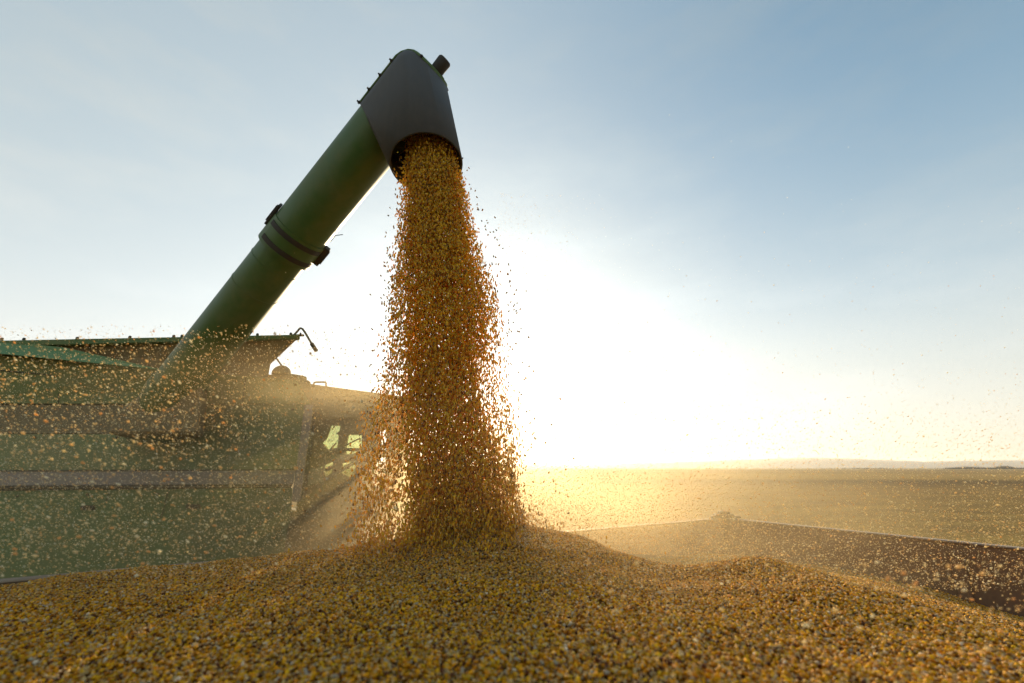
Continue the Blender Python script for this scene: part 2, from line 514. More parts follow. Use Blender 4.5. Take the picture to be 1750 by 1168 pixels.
# ------------------------------------------------------------------ the heap of corn
CTRL = np.array([
    (0, .2, -.52), (0, .9, -.41), (-.9, .9, -.43), (.9, .9, -.42), (0, 1.4, -.405), (-1.0, 1.5, -.43), (.6, 1.5, -.425), (1.1, 1.5, -.435),
    (0, 2.0, -.37), (-.7, 2.0, -.405), (.55, 2.0, -.455), (-2.04, 2.0, -.470), (-1.36, 2.44, -.445), (-.54, 2.6, -.355), (0, 2.58, -.300),
    (.37, 2.5, -.355), (.58, 2.4, -.452), (.705, 2.2, -.505), (1.15, 2.3, -.402), (1.36, 1.9, -.455), (1.48, 1.5, -.485), (1.2, .9, -.455), (1.6, .5, -.52),
    (0, 3.1, -.50), (.5, 3.1, -.60), (1.0, 2.8, -.56), (1.5, 2.6, -.52), (1.9, 2.0, -.64), (1.62, 2.05, -.59), (2.05, 2.8, -.655), (1.32, 2.6, -.53), (1.44, 1.7, -.475), (1.25, 2.1, -.435), (1.68, 1.7, -.61), (1.70, 1.4, -.62), (2.2, 1.2, -.68), (1.2, 3.5, -.66), (1.8, 4.4, -.74), (2.21, 4.17, -.745), (2.58, 3.55, -.745),
    (2.2, 2.6, -.68), (2.92, 2.98, -.83), (3.5, 1.8, -1.05), (-1.6, 1.0, -.47), (-2.6, 1.2, -.52), (-.9, 2.75, -.445), (0, -.6, -.62), (-2, -.3, -.6), (2, -.3, -.75), (-3.5, 0, -.6)])
def tps_fit(P_):
    X, z = P_[:, :2], P_[:, 2]
    d = np.linalg.norm(X[:, None] - X[None], axis=2)
    K = np.where(d > 0, d * d * np.log(d + 1e-12), 0) + np.eye(len(X)) * .004
    Q = np.concatenate([np.ones((len(X), 1)), X], 1)
    A = np.block([[K, Q], [Q.T, np.zeros((3, 3))]])
    return X, np.linalg.solve(A, np.concatenate([z, np.zeros(3)]))
TX, TWt = tps_fit(CTRL)
def heap_z(x, y):
    x = np.asarray(x, float); y = np.asarray(y, float)
    out = np.zeros(x.shape)
    flat_x, flat_y = x.ravel(), y.ravel(); res = np.empty(flat_x.shape)
    for s in range(0, len(flat_x), 20000):
        q = np.stack([flat_x[s:s + 20000], flat_y[s:s + 20000]], 1)
        d = np.linalg.norm(q[:, None] - TX[None], axis=2)
        res[s:s + 20000] = np.where(d > 0, d * d * np.log(d + 1e-12), 0) @ TWt[:-3] + TWt[-3] + q @ TWt[-2:]
    w = .006 * np.sin(flat_x * 7.1 + flat_y * 3.3 + 1) + .005 * np.sin(flat_x * 5.3 - flat_y * 9.7) + .004 * np.sin(flat_x * 17 + flat_y * 13)
    return CAMZ + (res + w).reshape(x.shape)
def inside(x, y, mrg=.02):
    a = (x - WC.x) * E1.x + (y - WC.y) * E1.y
    b = (x - WC.x) * E2.x + (y - WC.y) * E2.y
    return (a < -mrg) & (a > -TL + mrg) & (b > mrg) & (b < TW - mrg)

# the bed under the loose kernels, laid out along the trailer's own axes
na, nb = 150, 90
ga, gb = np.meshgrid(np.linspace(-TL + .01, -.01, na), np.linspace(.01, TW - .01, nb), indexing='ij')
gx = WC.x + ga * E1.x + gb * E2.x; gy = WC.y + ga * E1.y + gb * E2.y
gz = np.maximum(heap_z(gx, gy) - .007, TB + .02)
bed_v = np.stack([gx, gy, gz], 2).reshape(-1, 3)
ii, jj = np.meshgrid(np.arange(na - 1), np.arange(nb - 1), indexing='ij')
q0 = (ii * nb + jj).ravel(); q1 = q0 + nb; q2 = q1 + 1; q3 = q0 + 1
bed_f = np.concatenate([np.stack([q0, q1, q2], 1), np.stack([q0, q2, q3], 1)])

def heap_spots(n_per_m2, y0, y1, layers):
    w = y1 * 1.35
    n = int(n_per_m2 * 2 * w * (y1 - y0))
    x = rng.uniform(-w, w, n); y = rng.uniform(y0, y1, n)
    k = (np.abs(x) < 1.3 * y + .25) & inside(x, y)
    x, y = x[k], y[k]
    e = .01
    z = heap_z(x, y)
    nx = -(heap_z(x + e, y) - z) / e; ny = -(heap_z(x, y + e) - z) / e
    nrm = np.stack([nx, ny, np.ones_like(nx)], 1); nrm /= np.linalg.norm(nrm, axis=1, keepdims=True)
    lift = rng.random(len(x)) * layers
    return np.stack([x, y, z + lift], 1), nrm
def lie(nrm, tilt):
    """long axes lying along the slope, jumbled by tilt"""
    n = len(nrm)
    r = rng.normal(size=(n, 3)); r -= (r * nrm).sum(1, keepdims=True) * nrm
    r /= np.linalg.norm(r, axis=1, keepdims=True)
    d = r + nrm * rng.normal(0, tilt, (n, 1))
    d /= np.linalg.norm(d, axis=1, keepdims=True)
    t = nrm - (nrm * d).sum(1, keepdims=True) * d; t /= np.linalg.norm(t, axis=1, keepdims=True)
    s = np.cross(t, d)
    a = rng.normal(0, .7, (n, 1))
    return np.stack([s * np.cos(a) + t * np.sin(a), t * np.cos(a) - s * np.sin(a), d], 2)
def ksize(n, k=1.0):
    s = rng.uniform(.84, 1.16, (n, 1)) * k * 1.03
    brk = rng.random(n) < .13                     # broken kernels and thin bits of husk
    sh = np.where(brk[:, None], np.array([[1.0, .55, .6]]) * rng.uniform(.6, 1.2, (n, 3)), 1.0)
    return np.array([[.0086, .0056, .0122]]) * sh * s * rng.uniform(.9, 1.1, (n, 3))

# near kernels are split off the bed: the 300 that show largest are objects of their own
pn, nn = heap_spots(26000, .55, 1.75, .016)
dist = np.linalg.norm(pn - np.array([0, 0, CAMZ]), axis=1)
def pix(p):
    q = p - np.array([0, 0, CAMZ])
    f = q[:, 1] * CP + q[:, 2] * SP
    up = -q[:, 1] * SP + q[:, 2] * CP
    return 875 + FOC * q[:, 0] / f, 584 - FOC * up / f
pu, pv = pix(pn)
infr = (pu > 12) & (pu < 1738) & (pv < 1160)
topl = pn[:, 2] - heap_z(pn[:, 0], pn[:, 1]) > .0135
cand = np.where(infr & topl)[0]
cand = cand[np.argsort(dist[cand])][:300]
own = np.zeros(len(pn), bool); own[cand] = True

def kernel_mesh(col, tip, seed):
    v, f, w = K_HI
    me = bpy.data.meshes.new('corn_kernel')
    s = np.array([.0086, .0056, .0122]) * 1.05
    r_ = np.random.default_rng(seed)
    vv = v * s * (1 + r_.normal(0, .05, v.shape))
    me.from_pydata(vv.tolist(), [], f.tolist())
    at = me.color_attributes.new('Col', 'FLOAT_COLOR', 'POINT')
    c = np.array(col) * (1 - w[:, None]) + np.array(tip) * w[:, None]
    at.data.foreach_set('color', np.concatenate([c, np.ones((len(c), 1))], 1).astype(np.float32).ravel())
    for p in me.polygons: p.use_smooth = True
    me.materials.append(M['corn'])
    return me
cc, tt = corn_cols(14), tip_cols(14)
KM = [kernel_mesh(cc[i], tt[i], i) for i in range(14)]
rot_own = lie(nn[cand], .45)
src = None
for k, i in enumerate(cand):
    if src is None:
        o = bpy.data.objects.new('corn_kernel', KM[0]); src = o
    else:
        o = src.copy(); o.data = KM[k % 14]
    C.objects.link(o)
    Mx = Matrix(rot_own[k].tolist()).to_4x4()
    Mx.translation = Vector(pn[i]) + Vector((0, 0, .002))
    o.matrix_world = Mx
    tag(o, 'golden corn kernel lying loose on top of the nearest slope of the heap', 'corn kernel', 'loose corn kernels on the near slope of the heap')

pn, nn = pn[~own], nn[~own]
pf, nf = heap_spots(23000, 1.75, 3.3, .014)
pb, nb_ = heap_spots(5000, 3.3, 4.6, .012)
v, f, w = K_MID
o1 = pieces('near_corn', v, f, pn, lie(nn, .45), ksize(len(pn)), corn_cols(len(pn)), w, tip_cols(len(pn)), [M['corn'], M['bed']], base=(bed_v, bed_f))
pf = np.concatenate([pf, pb]); nf = np.concatenate([nf, nb_])
v, f, w = K_LO
o2 = pieces('far_corn', v, f, pf, lie(nf, .5), ksize(len(pf), 1.0), corn_cols(len(pf)), w, tip_cols(len(pf)), [M['corn']])
# one heap, one object
bpy.context.view_layer.objects.active = o1
with bpy.context.temp_override(active_object=o1, object=o1, selected_objects=[o1, o2], selected_editable_objects=[o1, o2]):
    bpy.ops.object.join()
o1.name = 'corn_heap'
tag(o1, 'broad heap of golden shelled corn filling the trailer', None, None, 'stuff')

# ------------------------------------------------------------------ the combine harvester
Y0 = 3.80                                         # its near side, metres ahead
EXT = Vector((-.55, 1, 0))                        # the machine runs back at a slant
combine = bpy.data.objects.new('combine_harvester', None); C.objects.link(combine)
combine.location = (-2.6, 4.6, 0)
tag(combine, 'dusty green combine harvester with its unloading auger raised over the trailer', 'combine harvester')
def cpart(name, bm, m, parent=None, smooth=None, label=None):
    o = build(name, bm, m, None, smooth)
    o.parent = parent or combine
    if not parent: o.matrix_parent_inverse = Matrix.Translation(-combine.location)   # parts stand at the world origin
    if label: o['label'] = label
    return o
def panel(name, uvy, depth, m, parent=None, bev=.004, label=None):
    """sheet-metal panel: corners as (u, v, metres ahead)"""
    bm = bmesh.new()
    prism(bm, [Y(*q) for q in uvy], EXT * depth)
    if bev: bevel(bm, bev, 1)
    return cpart(name, bm, m, parent, label=label)

y = Y0
# grain tank: rim rail, flared upper wall, folded flap
panel('tank_rail', [(-90, 584, y - .14), (512, 572, y - .14), (513, 579, y - .13), (-90, 594.5, y - .13)], .06, M['green'])
panel('tank_wall', [(-90, 594.5, y - .10), (508, 579.2, y - .10), (462, 621, y), (459, 642, y + .01), (440, 652, y + .01), (300, 642, y + .01), (-90, 606, y + .01)], .03, M['brown'])
panel('tank_flap', [(-90, 570, y - .125), (0, 582.5, y - .125), (112, 594.5, y - .14), (282, 633, y - .165), (0, 604.5, y - .21), (-90, 594, y - .21)], .035, M['sky_lit_green'])
panel('upper_side_panel', [(-90, 600, y - .07), (300, 634, y - .07), (508, 650, y - .03), (531, 691, y + .0), (-90, 690, y + .02)], .5, M['panel_green'])
panel('recess_panel', [(-90, 692, y + .03), (345, 692, y + .03), (336, 742, y + .0), (-90, 741, y + .0)], .4, M['brown'])  # the brown here also paints in the shade of the recess
panel('middle_side_panel', [(347, 691.5, y + .02), (530, 691.5, y + .02), (512, 804, y - .05), (-90, 805.5, y - .05), (-90, 742, y - .01), (338, 743.5, y - .01)], .4, M['panel_green'])
st = panel('side_stripe', [(-90, 807, y - .065), (505, 804.5, y - .065), (501, 828, y - .065), (-90, 831, y - .065)], .05, M['mauve'])
panel('stripe_edging', [(-90, 804.2, y - .072), (506, 802.2, y - .072), (506, 804.3, y - .072), (-90, 806.8, y - .072)], .03, M['dark'], st, .001)
panel('stripe_edging', [(-90, 831.2, y - .072), (500, 828.2, y - .072), (499, 830.5, y - .072), (-90, 834, y - .072)], .03, M['dark'], st, .001)
panel('gap_strip', [(-90, 834.2, y - .01), (499, 830.7, y - .01), (498, 834, y - .01), (-90, 840, y - .01)], .2, M['dark'])
panel('lower_side_panel', [(-90, 840.2, y - .02), (500, 834.2, y - .02), (498, 870, y - .02), (487, 930, y + .0), (472, 1060, y + .05), (-90, 1100, y + .05)], .4, M['green'])
for a, b in (((186, 842), (180, 858)), ((287, 840), (280, 862)), ((282, 862), (274, 885))):
    panel('seam', [(a[0], a[1], y - .0245), (a[0] + 1.6, a[1], y - .0245), (b[0] + 1.6, b[1], y - .0245), (b[0], b[1], y - .0245)], .002, M['dark'], None, 0)
panel('seam', [(-90, 628, y - .053), (0, 632.6, y - .053), (90, 641, y - .055), (90, 642.2, y - .055), (0, 634, y - .053), (-90, 630, y - .053)], .004, M['dark'], None, 0)
panel('corner_post', [(521, 692, y - .03), (536, 692, y - .03), (513, 858, y - .075), (499, 858, y - .075)], .06, M['mauve'])
panel('post_edge', [(537, 705, y - .0), (541, 705, y - .0), (522, 858, y - .04), (515, 858, y - .04)], .06, M['dark'])
panel('auger_housing', [(200, 704, y - .42), (258, 660, y - .42), (346, 650, y - .42), (338, 742, y - .42), (182, 742, y - .42)], .5, M['brown'], None, .02)
# bolts along the tank rail
for u, vv in ((3, 581), (41, 581.2), (132, 579.6), (222, 577.8), (297, 576.3), (311, 576.0), (440, 573.5), (497, 572.3)):
    bm = bmesh.new()
    c = Y(u, vv, y - .12)
    rings(bm, [c - Vector((0, 0, .006)), c + Vector((0, 0, .012)), c + Vector((0, 0, .018))], [.012, .012, .006], (0, 0, 1), 8)
    cpart('bolt', bm, M['dark'])
# bracing line on the slanted end of the tank wall
bm = bmesh.new(); tube(bm, [Y(492, 583, y - .16), Y(471, 606, y - .10)], .004, 6); cpart('stay_rod', bm, M['steel'])
bm = bmesh.new(); tube(bm, [Y(466, 604, y - .06), Y(482, 626, y + .05)], .007, 8); cpart('stay_rod', bm, M['steel'])
# bent grab handle with a grip
bm = bmesh.new()
tube(bm, [Y(502, 573, y - .11), Y(508, 567, y - .11), Y(511.5, 562.5, y - .11), Y(514, 561.2, y - .11), Y(517, 562.5, y - .11), Y(521, 568, y - .11), Y(534, 590, y - .11)], .009, 10)
hd = cpart('grab_handle', bm, M['steel'], None, 60)
bm = bmesh.new(); tube(bm, [Y(532.5, 587.5, y - .11), Y(534, 590, y - .11), Y(540, 599, y - .11), Y(540.6, 600, y - .11)], .0165, 10); cpart('grip', bm, M['dark'], hd, 60)
bm = bmesh.new(); tube(bm, [Y(500, 573.5, y - .11), Y(519, 573.5, y - .11)], .010, 8); tube(bm, [Y(511, 575, y - .11), Y(514.5, 569, y - .11)], .007, 8); cpart('bracket', bm, M['dark'], hd)
# air pre-cleaner dome and the engine deck behind the tank
bm = bmesh.new()
c = Y(481, 640, y + .30)
rr = 15.5 / FOC * 4.15
prof = [(-.06, 1.0), (0, 1.0), (.25, .985), (.5, .88), (.72, .70), (.9, .44), (1.0, .12)]
rings(bm, [c + Vector((0, 0, a * rr)) for a, _ in prof], [rr * b for _, b in prof], (0, 0, 1), 28)
cpart('air_cleaner', bm, M['brown'], None, 50)
panel('engine_deck', [(440, 640, y + .25), (505, 641, y + .25), (524, 648, y + .25), (526, 700, y + .25), (440, 700, y + .25)], .4, M['brown'])
panel('deck_box', [(496, 638.5, y + .30), (513, 641, y + .30), (516, 643, y + .30), (524.5, 643.5, y + .30), (524.5, 660, y + .30), (496, 660, y + .30)], .12, M['brown'], None, .008)
panel('deck_box', [(520, 649, y + .18), (527, 650, y + .18), (531, 653, y + .18), (531, 668, y + .18), (520, 668, y + .18)], .1, M['brown'], None, .006)
bm = bmesh.new()
tube(bm, [Y(534, 661, y + .12), Y(537.5, 654, y + .12), Y(540, 653.4, y + .12), Y(556, 653.4, y + .12), Y(557.2, 655, y + .12), Y(557.2, 662, y + .12)], .008, 8)
cpart('grab_handle', bm, M['steel'], None, 60)
panel('rear_hood', [(512, 652, y + .08), (531, 656.5, y + .08), (700, 679, y + .10), (704, 684, y + .10), (702, 716, y + .06), (536, 716, y + .06), (512, 700, y + .06)], .30, M['brown'], None, .01)

def holed(name, outer, holes, yy, depth, m):
    """flat sheet with openings cut through it"""
    cu = bpy.data.curves.new(name, 'CURVE'); cu.dimensions = '2D'; cu.fill_mode = 'BOTH'; cu.extrude = depth / 2
    for poly in [outer] + holes:
        sp = cu.splines.new('POLY'); sp.points.add(len(poly) - 1); sp.use_cyclic_u = True
        for pt, (u, v) in zip(sp.points, poly):
            q = Y(u, v, yy); pt.co = (q.x, q.z, 0, 1)
    t = bpy.data.objects.new(name + '_curve', cu); C.objects.link(t)
    dg = bpy.context.evaluated_depsgraph_get()
    me = bpy.data.meshes.new_from_object(t.evaluated_get(dg))
    bpy.data.objects.remove(t)
    for v in me.vertices: v.co = Vector((v.co.x, yy + depth / 2 + v.co.z, v.co.y))
    me.materials.clear()
    o = link(name, me, m)
    o.parent = combine; o.matrix_parent_inverse = Matrix.Translation(-combine.location)
    return o
holed('rear_frame', [(528, 716.5), (702, 716.5), (690, 800), (668, 884), (600, 892), (505, 885), (509, 840)],
      [[(563, 727), (582, 727), (580, 738), (575, 740), (579, 745), (576, 767), (562, 771), (548, 757), (556, 748)],
       [(593, 743), (618, 743), (618, 767), (589, 767)],
       [(588, 771), (611, 772), (601, 777), (588, 776)],
       [(543, 799), (569, 788), (567, 812), (556, 815), (551, 801)],
       [(582, 792), (609, 787), (604, 815), (597, 816), (582, 808)],
       [(646, 738), (662, 732), (659, 775), (650, 775)],
       [(640, 795), (648, 782), (661, 780), (654, 832), (638, 832)]], y + .10, .05, M['brown'])
panel('rear_lower_body', [(498, 872, y + .30), (604, 890, y + .30), (612, 935, y + .30), (596, 1010, y + .30), (470, 1060, y + .30)], .3, M['brown'], None, .01)
def glass():
    m, n, l, p = mat('dusty_glass')
    p.inputs['Base Color'].default_value = (.55, .60, .34, 1); p.inputs['Roughness'].default_value = .25
    t = n.new("ShaderNodeBsdfTransparent"); t.inputs['Color'].default_value = (.80, .86, .60, 1)
    x = n.new("ShaderNodeMixShader"); l.new(ramp(n, l, noise(n, l, 9, 4), [(.35, (.80,) * 3), (.7, (.62,) * 3)]), x.inputs[0])
    l.new(p.outputs[0], x.inputs[1]); l.new(t.outputs[0], x.inputs[2]); l.new(x.outputs[0], n["Material Output"].inputs[0])
    return m
M['glass'] = glass()
panel('window_glass', [(540, 722, y + .17), (624, 722, y + .17), (622, 782, y + .17), (536, 782, y + .17)], .006, M['glass'], None, 0)
panel('window_glass', [(538, 784, y + .17), (622, 784, y + .17), (616, 820, y + .17), (534, 820, y + .17)], .006, M['glass'], None, 0)
# door seams, hinges and bolts on the side sheets
for uvy in ([(96, 607, y - .0735), (97.4, 607, y - .0735), (101, 690, y + .0135), (99.6, 690, y + .0135)], [(419, 646, y - .054), (420.4, 646, y - .054), (415, 690, y + .005), (413.6, 690, y + .005)]):
    panel('seam', uvy, .004, M['dark'], None, 0)
for u, vv, yy in ((30, 848, -.02), (150, 846, -.02), (270, 845, -.02), (390, 843, -.02), (470, 841, -.02), (60, 748, -.016), (200, 748, -.016), (420, 748, -.016), (500, 700, .012)):
    bm = bmesh.new(); c = Y(u, vv, y + yy)
    rings(bm, [c, c + Vector((0, -.006, 0)), c + Vector((0, -.010, 0))], [.010, .010, .006], (0, -1, 0), 10)
    cpart('bolt', bm, M['dark'])
for u, vv in ((150, 868), (330, 866)):
    bm = bmesh.new(); c = Y(u, vv, y - .022)
    r = bmesh.ops.create_cube(bm, size=1)
    for v in r['verts']: v.co = c + Vector((v.co.x * .11, v.co.y * .02, v.co.z * .035))
    bevel(bm, .006, 2)
    cpart('panel_latch', bm, M['dark'])
panel('rear_guard', [(524, 802, y - .02), (549, 799, y - .02), (554, 826, y - .02), (517, 832, y - .02)], .02, M['olive'])
panel('step_plate', [(567, 777, y + .04), (617, 776, y + .04), (612, 786, y + .04), (566, 785, y + .04)], .03, M['olive'])
for pts, r in (([(539, 778), (554, 775.5), (566, 770), (573, 768.3), (580, 768), (617, 769), (640, 769.5)], .012), ([(556, 776), (553, 800), (550, 832), (547, 850)], .011),
               ([(553, 822), (582, 806), (611, 789)], .009), ([(553, 818), (582, 802), (611, 785)], .006), ([(575, 757), (563, 770)], .006), ([(616, 749), (590, 762)], .006),
               ([(613, 770), (609, 800), (600, 830), (595, 862)], .011), ([(560, 787), (612, 785)], .008)):
    bm = bmesh.new(); tube(bm, [Y(a, b, y + .0) for a, b in pts], r, 8); cpart('handrail', bm, M['steel'], None, 60)
bm = bmesh.new()
c = Y(562, 801, y - .04)
bmesh.ops.create_uvsphere(bm, u_segments=12, v_segments=8, radius=1, matrix=Matrix.Translation(c) @ Matrix.Rotation(R(-25), 4, 'Y') @ Matrix.Diagonal((.033, .014, .018, 1)))
cpart('rear_lamp', bm, M['dark'], None, 60)

# ---- unloading auger
E = P(735, 119, 3.00); B0 = P(297, 668, 3.50)
AX = (E - B0).normalized()
def along(zc_px):                                 # point of the axis seen at photo column u
    u = zc_px
    lo, hi = 0.0, 1.0
    for _ in range(40):
        t = (lo + hi) / 2; p = B0.lerp(E, t) - Vector((0, 0, CAMZ)); f = p.y * CP + p.z * SP
        if 875 + FOC * p.x / f < u: lo = t
        else: hi = t
    return B0.lerp(E, (lo + hi) / 2)
RU, RL = .186, .170
J = along(497)                                    # where the upper tube slips over the lower one
S1 = along(657)                                   # where the rubber boot starts
bm = bmesh.new()
rings(bm, [B0, J + AX * .05], [RL, RL], AX, 56, True, False)
rings(bm, [J, J + AX * .004, E - AX * .11, E - AX * .05, E - AX * .012, E], [RU - .012, RU, RU, RU * .95, RU * .80, RU * .70], AX, 56, False, True)
aug = cpart('unloading_auger', bm, M['tube_green'], None, 40)
def band(name, u, w, r, m, a0=0.0, a1=1.0, thick=.004):
    """strap bent round the tube at photo column u, over part of its girth"""
    c = along(u); _, s, t = frame_of(AX)
    bm = bmesh.new(); n = 40; L = []
    for i in range(n + 1):
        a = 2 * math.pi * (a0 + (a1 - a0) * i / n)
        d = s * math.cos(a) + t * math.sin(a)
        L.append([bm.verts.new(c + d * (r + dr) + AX * dx) for dr, dx in ((-.002, -w / 2), (thick, -w / 2), (thick, w / 2), (-.002, w / 2))])
    for p, q in zip(L, L[1:]):
        for k in range(4):
            bm.faces.new((p[k], p[(k + 1) % 4], q[(k + 1) % 4], q[k]))
    if (a1 - a0) < .999:
        bm.faces.new(L[0]); bm.faces.new(L[-1][::-1])
    return cpart(name, bm, m, aug, 40)
# angle of the tube's girth that faces the camera
_, s_, t_ = frame_of(AX)
mid = along(500); tocam = (Vector((0, 0, CAMZ)) - mid).normalized()
a_cam = math.atan2(tocam.dot(t_), tocam.dot(s_)) / (2 * math.pi)
band('collar', 501, .20, RU + .002, M['tube_green'], thick=.006)
band('collar_band', 509, .034, RU + .009, M['dark'], a_cam - .19, a_cam + .17)
band('collar_band', 493, .034, RU + .009, M['dark'], a_cam - .20, a_cam + .16)
band('weld_seam', 470, .006, RL, M['tube_green'], thick=.003)
band('weld_seam', 437, .006, RL, M['tube_green'], thick=.003)
def latch(side, u, out, long_, thick):
    v = AX.cross(tocam).normalized() * side
    c = along(u) + v * (RU + out)
    bm = bmesh.new()
    f = v; g = AX.cross(v)
    q = [c + AX * a + g * b for a, b in ((-long_, -.04), (long_, -.04), (long_, .04), (-long_, .04))]
    prism(bm, [x - f * thick / 2 for x in q], f * thick)
    q = [c + AX * a + g * b for a, b in ((-long_ * .75, -.025), (long_ * .8, -.025), (long_ * .8, .025), (-long_ * .75, .025))]
    prism(bm, [x + f * (thick / 2 + .0005) for x in q], f * .008)
    bevel(bm, .006, 1)
    return cpart('latch', bm, M['dark'], aug)
sgn = 1 if AX.cross(tocam).x > 0 else -1
latch(sgn, 506, .020, .075, .040); latch(-sgn, 512, .012, .085, .018)
bm = bmesh.new(); q = along(524) + AX.cross(tocam).normalized() * sgn * (RU + .004)
tube(bm, [q, q + AX * .06 + tocam * .01, q + AX * .10 + AX.cross(tocam).normalized() * sgn * .035], .003, 6); cpart('wire_tail', bm, M['dark'], aug)
# base elbow that turns the tube into the machine's side
bm = bmesh.new()
el = [B0 + AX * .06, B0 + AX * .01]
for k in range(1, 9):
    a = k / 8 * math.pi / 2
    el.append(B0 - AX * (.30 * math.sin(a)) + Vector((-.10, .95, -.05)) * (.30 * (1 - math.cos(a))))
el.append(el[-1] + Vector((-.02, .30, -.01)))
tube(bm, el, RL + .012, 36)
cpart('elbow', bm, M['tube_green'], aug, 50)
# rubber spout boot: a hull round the tube end and the mouth ring
RG = P(729, 281, 2.80)
mn = (Vector((0, 0, -1)) + (Vector((0, 0, CAMZ)) - RG).normalized() * .42 + Vector((.10, 0, 0))).normalized()     # the mouth faces down and a little outwards
def circle(c, d, r, n=72):
    _, s, t = frame_of(d)
    return [c + (s * math.cos(2 * math.pi * i / n) + t * math.sin(2 * math.pi * i / n)) * r for i in range(n)]
bm = bmesh.new()
mouth = [bm.verts.new(p) for p in circle(RG, mn, .222)]
for c, r in ((S1, RU + .010), (E - AX * .085, RU + .010), (E - AX * .035, RU * .95 + .006), (E - AX * .004, RU * .80)):
    for p in circle(c, AX, r, 64): bm.verts.new(p)
res = bmesh.ops.convex_hull(bm, input=bm.verts)
bmesh.ops.delete(bm, geom=list(set(x for x in res['geom_interior'] if isinstance(x, bmesh.types.BMVert))), context='VERTS')
ms = set(v for v in mouth if v.is_valid)
bmesh.ops.delete(bm, geom=[f for f in bm.faces if all(v in ms for v in f.verts)], context='FACES')
# the flat sheet left where the tube enters is opened, too
bmesh.ops.delete(bm, geom=[f for f in bm.faces if all(abs((v.co - S1).dot(AX)) < .002 for v in f.verts)], context='FACES')
bmesh.ops.remove_doubles(bm, verts=bm.verts, dist=.0005)
boot = cpart('spout_boot', bm, M['rubber'], aug, 35)
so = boot.modifiers.new('thickness', 'SOLIDIFY'); so.thickness = .012; so.offset = -1
# steel rim with clamp bolts along the top of the boot
up = (Vector((0, 0, 1)) - AX * AX.z).normalized()
side_l = -AX.cross(tocam).normalized() * sgn      # the silhouette side seen to the upper left
ridge = (side_l * 1.0 + tocam * .05).normalized()
tperp = (tocam - AX * tocam.dot(AX)).normalized()
bm = bmesh.new()
pts = [S1 + ridge * (RU + .014), E - AX * .10 + ridge * (RU + .014), E - AX * .06 + ridge * (RU + .004), E - AX * .02 + ridge * (RU * .90)]
for k in range(9):
    a = k / 8
    pts.append(E - AX * .004 + ridge * (RU * .80 * math.cos(a * math.pi)) + tperp * (RU * .80 * math.sin(a * math.pi)))
tube(bm, pts, .0075, 8)
cpart('boot_rim', bm, M['green'], aug, 60)
for q in (S1 + ridge * (RU + .022), S1.lerp(E, .22) + ridge * (RU + .022), S1.lerp(E, .46) + ridge * (RU + .022), S1.lerp(E, .70) + ridge * (RU + .022),
          E + ridge * RU * .45 + tperp * RU * .68, E - AX * .01 - ridge * RU * .82 + tperp * .03, E - AX * .06 - ridge * (RU * .98) + tperp * .05):
    bm = bmesh.new()
    o_ = (q - (S1.lerp(E, max(0, min(1, (q - S1).dot(E - S1) / (E - S1).length_squared))))).normalized()
    rings(bm, [q - o_ * .012, q + o_ * .002, q + o_ * .002, q + o_ * .012], [.011, .011, .006, .006], o_, 8)
    cpart('clamp_bolt', bm, M['dark'], aug)
# green end plate and the sensor knob on it
bm = bmesh.new(); rings(bm, [E - AX * .01, E + AX * .008, E + AX * .012], [RU * .77, RU * .77, RU * .72], AX, 48); cpart('end_plate', bm, M['green'], aug, 40)
KN = E + AX * .004 - ridge * .035 + tperp * .05
bm = bmesh.new()
rings(bm, [KN, KN + AX * .014], [.066, .066], AX, 24)
rings(bm, [KN + AX * .014, KN + AX * .095, KN + AX * .105], [.044, .046, .038], AX, 24)
cpart('sensor_knob', bm, M['dark'], aug, 40)

